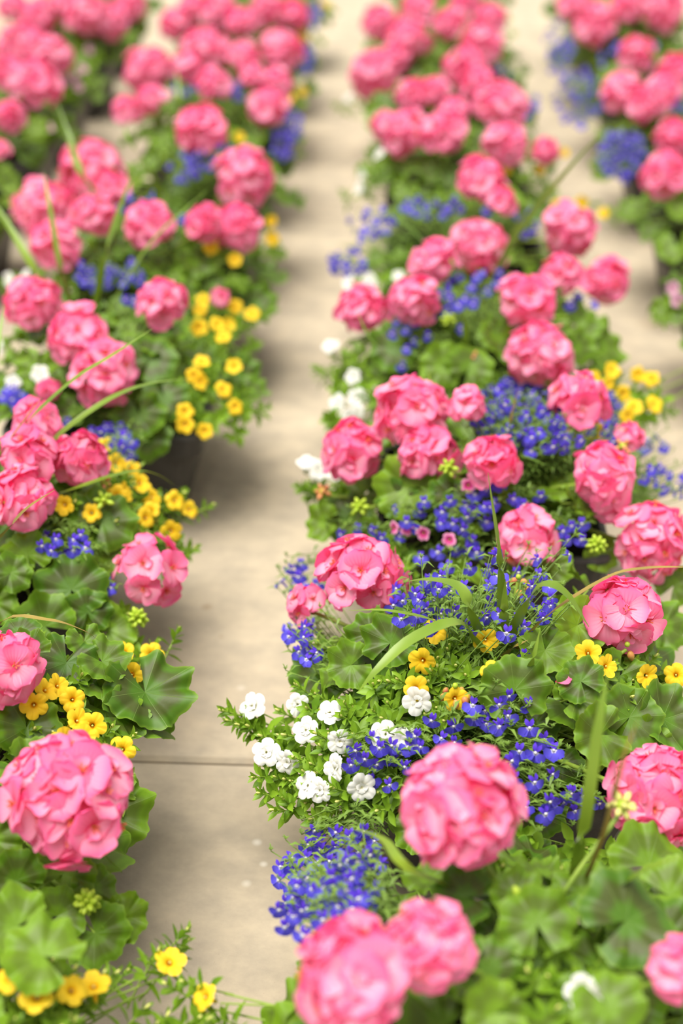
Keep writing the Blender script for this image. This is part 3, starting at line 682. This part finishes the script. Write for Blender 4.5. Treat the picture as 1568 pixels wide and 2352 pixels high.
def build_bells(p, key, meshes, rg):
    fl = p[key]
    if not fl: return
    cen = sum(fl, Vector()) / len(fl); c = p['c']
    base = Vector((min(max(cen.x, c.x - .10), c.x + .10), min(max(cen.y, c.y - .10), c.y + .10), RIM_Z - .022))
    nm = {'yellow': ('yellow_million_bells', 'yellow bell-flowered trailing plant', 'flower'), 'white': ('white_million_bells', 'double white trailing flowers', 'flower'), 'mauve': ('pink_trailing_flower', 'small pink dark-eyed flowers', 'flower'), 'lilac': ('lilac_trailing_flower', 'pale lilac trailing flowers', 'flower')}[key]
    cnt = len(fl); det = '%s with %s bloom%s in %s' % (nm[1], WORD[min(cnt, 16)], '' if cnt == 1 else 's', where(p))
    t = thing(nm[0], base, lab(p, key, det), nm[2], {'yellow': 'yellow trailing bell plants in the pots', 'white': 'white trailing plants in the pots', 'mauve': 'small pink trailing flowers', 'lilac': 'lilac trailing flowers'}[key])
    st = MB(); fine = p['c'].y < 1.5
    spots = []
    for q in fl:
        out = Vector((q.x - c.x, q.y - c.y, 0)); o1 = out.normalized() if out.length > .01 else Vector((0, -1, 0))
        nd = (Vector((0, -.55, .62)) + o1 * .35 + Vector((rg.uniform(-.5, .5), rg.uniform(-.4, .4), rg.uniform(-.4, .3)))).normalized()
        ob('bell_flower', rg.choice(meshes), t, Matrix.Translation(q) @ frame(nd, None, rg.random() * 6) @ Matrix.Scale(rg.uniform(.72, 1.0) if key == 'white' else rg.uniform(.84, 1.02), 4), base)
        st.tube(stem_path(base + Vector((rg.uniform(-.02, .02), rg.uniform(-.02, .02), 0)), q - nd * .019, n=6), .0011, .0008, 4)
        for k in range(3 if key == 'white' or fine else 2):
            a = rg.random() * 6.28; d = rg.uniform(.014, .034); spots.append(q + Vector((cos(a) * d, sin(a) * d, 0)))
    for q in p['shoots']:
        if q[0] == key: spots.append(q[1])
    for q in spots:
        cz = canopy(q.x, q.y); z = (cz + rg.uniform(-.012, .012)) if cz > .12 else q.z - rg.uniform(.0, .02)
        s = Vector((q.x, q.y, z))
        for tr in range(4):
            if blocks(s + Vector((0, 0, .008)), .012): s.z -= .010
        if s.z < .125: s.z = .125 + rg.uniform(0, .02)
        if (p['row'], p['i']) == ('L1', 3) and s.y < p['c'].y - .135: continue
        if blocks(s, .012) > 1: continue
        out = Vector((s.x - c.x, s.y - c.y, 0))
        nd = (Vector((0, -.15, .75)) + out * 4.0 + Vector((rg.uniform(-.4, .4), rg.uniform(-.4, .4), 0))).normalized()
        k = rg.randrange(4); m = Matrix.Translation(s) @ frame(nd, None, rg.random() * 6) @ Matrix.Scale(rg.uniform(.8, 1.1), 4)
        if fine:
            so = ob('shoot', SHOOTSTEM, t, m, base)
            for lm, li in SHOOTL[k]:
                o = bpy.data.objects.new('leaf', SLEAF[li]); COL.objects.link(o); o.parent = so; o.matrix_basis = lm
        else: ob('shoot', SHOOT[k], t, m, base)
        st.tube(stem_path(base + Vector((rg.uniform(-.02, .02), rg.uniform(-.02, .02), 0)), s - nd * .035 * m.to_scale().x, n=5), .0011, .0009, 4)
    st.v = [tuple(Vector(v) - base) for v in st.v]
    ob('stems', st.mesh('trailing_stems', ['stem']), t, Matrix.Translation(base), base)

def build_lobelia(p, rg):
    fl = p['lob']
    if not fl: return
    c = p['c']; cen = sum(fl, Vector()) / len(fl)
    base = Vector((min(max(cen.x, c.x - .09), c.x + .09), min(max(cen.y, c.y - .09), c.y + .09), RIM_Z - .022))
    amt = 'sparse' if len(fl) < 12 else ('full' if len(fl) < 40 else 'dense')
    t = thing('blue_lobelia', base, lab(p, 'lobelia', '%s blue lobelia in %s' % (amt, where(p))), 'flower', 'blue lobelias growing in the pots')
    mb = MB(); fine = c.y < 1.75
    def narrow(q, d, ln, w):
        d = d.normalized(); s = d.cross(Vector((0, 0, 1))); s = s.normalized() * w if s.length > .01 else Vector((w, 0, 0))
        tip = q + d * ln - Vector((0, 0, ln * .25)); mid = q + d * ln * .5 + Vector((0, 0, ln * .12))
        mb.add([q, mid - s, mid + s, tip], [(0, 1, 2), (1, 3, 2)], [(0, 0)] * 4, 0)
    def sprig(top, b0, leaves, tipbuds):
        path = stem_path(b0, top, n=6); mb.tube(path, .0010, .0006, 3, 0)
        for k in range(leaves):
            tt = .45 + .55 * (k / leaves); q = path[min(6, int(tt * 6))].lerp(path[min(6, int(tt * 6) + 1)], rg.random()); a = k * 2.4 + rg.random()
            narrow(q, Vector((cos(a), sin(a), rg.uniform(.0, .7))), rg.uniform(.009, .020), rg.uniform(.0010, .0020))
        if tipbuds:
            for k in range(8):
                a = k * 2.4; narrow(top, Vector((cos(a) * .5, sin(a) * .5, 1)), rg.uniform(.005, .010), .0007)
    for q in fl:
        out = Vector((q.x - base.x, q.y - base.y, 0))
        nd = (Vector((0, -.75, .28)) + out * 2.2 + Vector((rg.uniform(-.55, .55), rg.uniform(-.35, .35), rg.uniform(-.2, .3)))).normalized()
        yd = Vector((0, 0, 1)); xd = yd.cross(nd)
        ob('lobelia_flower', rg.choice(LOBE), t, Matrix.Translation(q) @ frame(nd, xd, rg.uniform(-.35, .35)) @ Matrix.Scale(rg.uniform(.95, 1.25), 4), base)
        b0 = base + Vector((rg.uniform(-.03, .03), rg.uniform(-.03, .03), 0))
        sprig(q - nd * .009, b0, 6, False)
        for k in range(2 if fine and p['i'] > 0 else 1):
            tp = q + Vector((rg.uniform(-.022, .022), rg.uniform(-.012, .028), rg.uniform(-.012, .014)))
            sprig(tp, b0, 11, fine)
    mb.v = [tuple(Vector(v) - base) for v in mb.v]
    o = ob('leafy_sprigs', mb.mesh('lobelia_sprigs', ['lobelia_green']), t, Matrix.Translation(base), base); o['kind'] = 'stuff'

def build_spike(p, rg):
    if not p['blades']: return
    base = Vector((p['c'].x, p['c'].y, RIM_Z - .022))
    t = thing('spike_grass', base, lab(p, 'spike', ('tuft of %s thin strap leaves in %s' % (WORD[len(p['blades'])], where(p)) if len(p['blades']) > 1 else 'lone arching strap leaf rising from %s' % where(p))), 'plant', 'strap-leaved spike plants in the pots')
    for pts, w, m in p['blades']:
        path = spline(pts, 22); mb = MB(); P = []; UV = []
        for i, q in enumerate(path):
            tg = (path[min(i + 1, 22)] - path[max(i - 1, 0)]).normalized()
            s = tg.cross(Vector((0, 0, 1))); s = s.normalized() if s.length > .15 else Vector((1, 0, 0))
            s = (s * .8 + Vector((1, 0, 0)) * .2 * (1 if s.x > 0 else -1)).normalized(); u = i / 22; ww = w * (.75 + .5 * u if u < .5 else 1.0) * (1 if u < .55 else max(.06, 1 - ((u - .55) / .45) ** 1.8))
            nrm = s.cross(tg).normalized()
            P.append([q - s * ww + nrm * ww * .25 - base, q - base, q + s * ww + nrm * ww * .25 - base]); UV.append([(0, u), (.5, u), (1, u)])
        mb.grid(P, UV, 0)
        ob('blade', mb.mesh('blade', [m]), t, Matrix.Translation(base), base)

# clear leaves of the photo
for (x, y, w, ang, off) in LEAVES:
    pos = hit(x, y, off, .15); Z = proj(pos)[2]; a = radians(ang)
    tip = RGT * cos(a) + (UPV * .55 + Vector((0, 1, 0)) * .45) * sin(a)
    q = nearest(pos); out = Vector((pos.x - q['c'].x, pos.y - q['c'].y, 0))
    nrm = (Vector((0, -.55, .85)) + out * 2.0 + Vector((random.uniform(-.25, .25), random.uniform(-.2, .2), 0))).normalized()
    r = w / 2 * Z / FPX
    tt = (tip - nrm * tip.dot(nrm)).normalized()
    q['leaves'].append((pos - tt * r * .12, r, tip, nrm))
for (x, y) in ((575,1640),(600,1632),(640,1680),(625,1660),(700,1590),(745,1590),(660,1600),(650,1790),(690,1770),(820,1600),(860,1580),(890,1560),(900,1600),(840,1660),(860,1720),(740,1730),(790,1740),(640,1720),(720,1640),(870,1640),(800,1650),(830,1750),(680,1700),(930,1570)):
    pos = hit(x, y, .01, .165); q = nearest(pos)
    PL[[i for i, p in enumerate(PL) if p['row'] == 'R1' and p['i'] == 1][0]]['shoots'].append(('white', pos))
for (x, y, key) in ((300,1440,'yellow'),(280,1410,'yellow'),(320,1480,'yellow'),(180,1560,'yellow'),(60,1650,'yellow'),(240,1730,'yellow'),(560,900,'yellow'),(600,935,'yellow'),(570,800,'yellow'),(600,705,'yellow'),(560,950,'yellow'),(490,960,'yellow'),(1000,1500,'yellow'),(1010,1540,'yellow'),(1050,1520,'yellow'),(980,1560,'yellow'),(1440,1540,'yellow'),(1430,1580,'yellow'),(1460,1590,'yellow'),(300,2300,'yellow'),(360,2310,'yellow'),(420,2330,'yellow'),(510,2330,'yellow'),(270,2200,'yellow'),(240,2250,'yellow'),(330,2340,'yellow'),(450,2340,'yellow'),(120,2330,'yellow'),(1270,2240,'white'),(1300,1960,'white'),(1310,2300,'white'),(1420,2200,'white'),(1430,2240,'white'),(1330,2220,'white'),(1330,1930,'white'),(1200,1920,'white'),(1250,1950,'white'),(1290,2010,'white'),(1150,2000,'white'),(1350,1990,'white'),(1230,2250,'white'),(1180,2190,'white'),(1280,2180,'white'),(1450,2290,'white'),(1380,2250,'white'),(1260,2310,'white'),(1400,1950,'white'),(1210,1960,'white')):
    pos = hit(x, y, .012, .16); q = nearest(pos); q['shoots'].append((key, pos))

for k, p in enumerate(PL):
    rg = random.Random(1000 + k)
    build_pot(p); build_geranium(p, rg)
    build_bells(p, 'yellow', YELLOW, rg); build_bells(p, 'white', WHITE, rg); build_bells(p, 'mauve', MAUVE, rg); build_bells(p, 'lilac', LILAC, rg)
    build_lobelia(p, rg); build_spike(p, rg)

# fallen petal lying on a leaf
fp = hit(1275, 1566, .03, .2); mb = MB(); petal(mb, .0155, .0058, 0, .0, .25, .3, 0, .1, seed=4)
me = mb.mesh('fallen_petal', ['petal_upper']); o = ob('fallen_petal', me, None, Matrix.Translation(fp) @ frame((.1, -.12, 1), (1, .1, 0)))
o['label'] = 'single fallen bright pink petal lying on a dark green leaf'; o['category'] = 'petal'
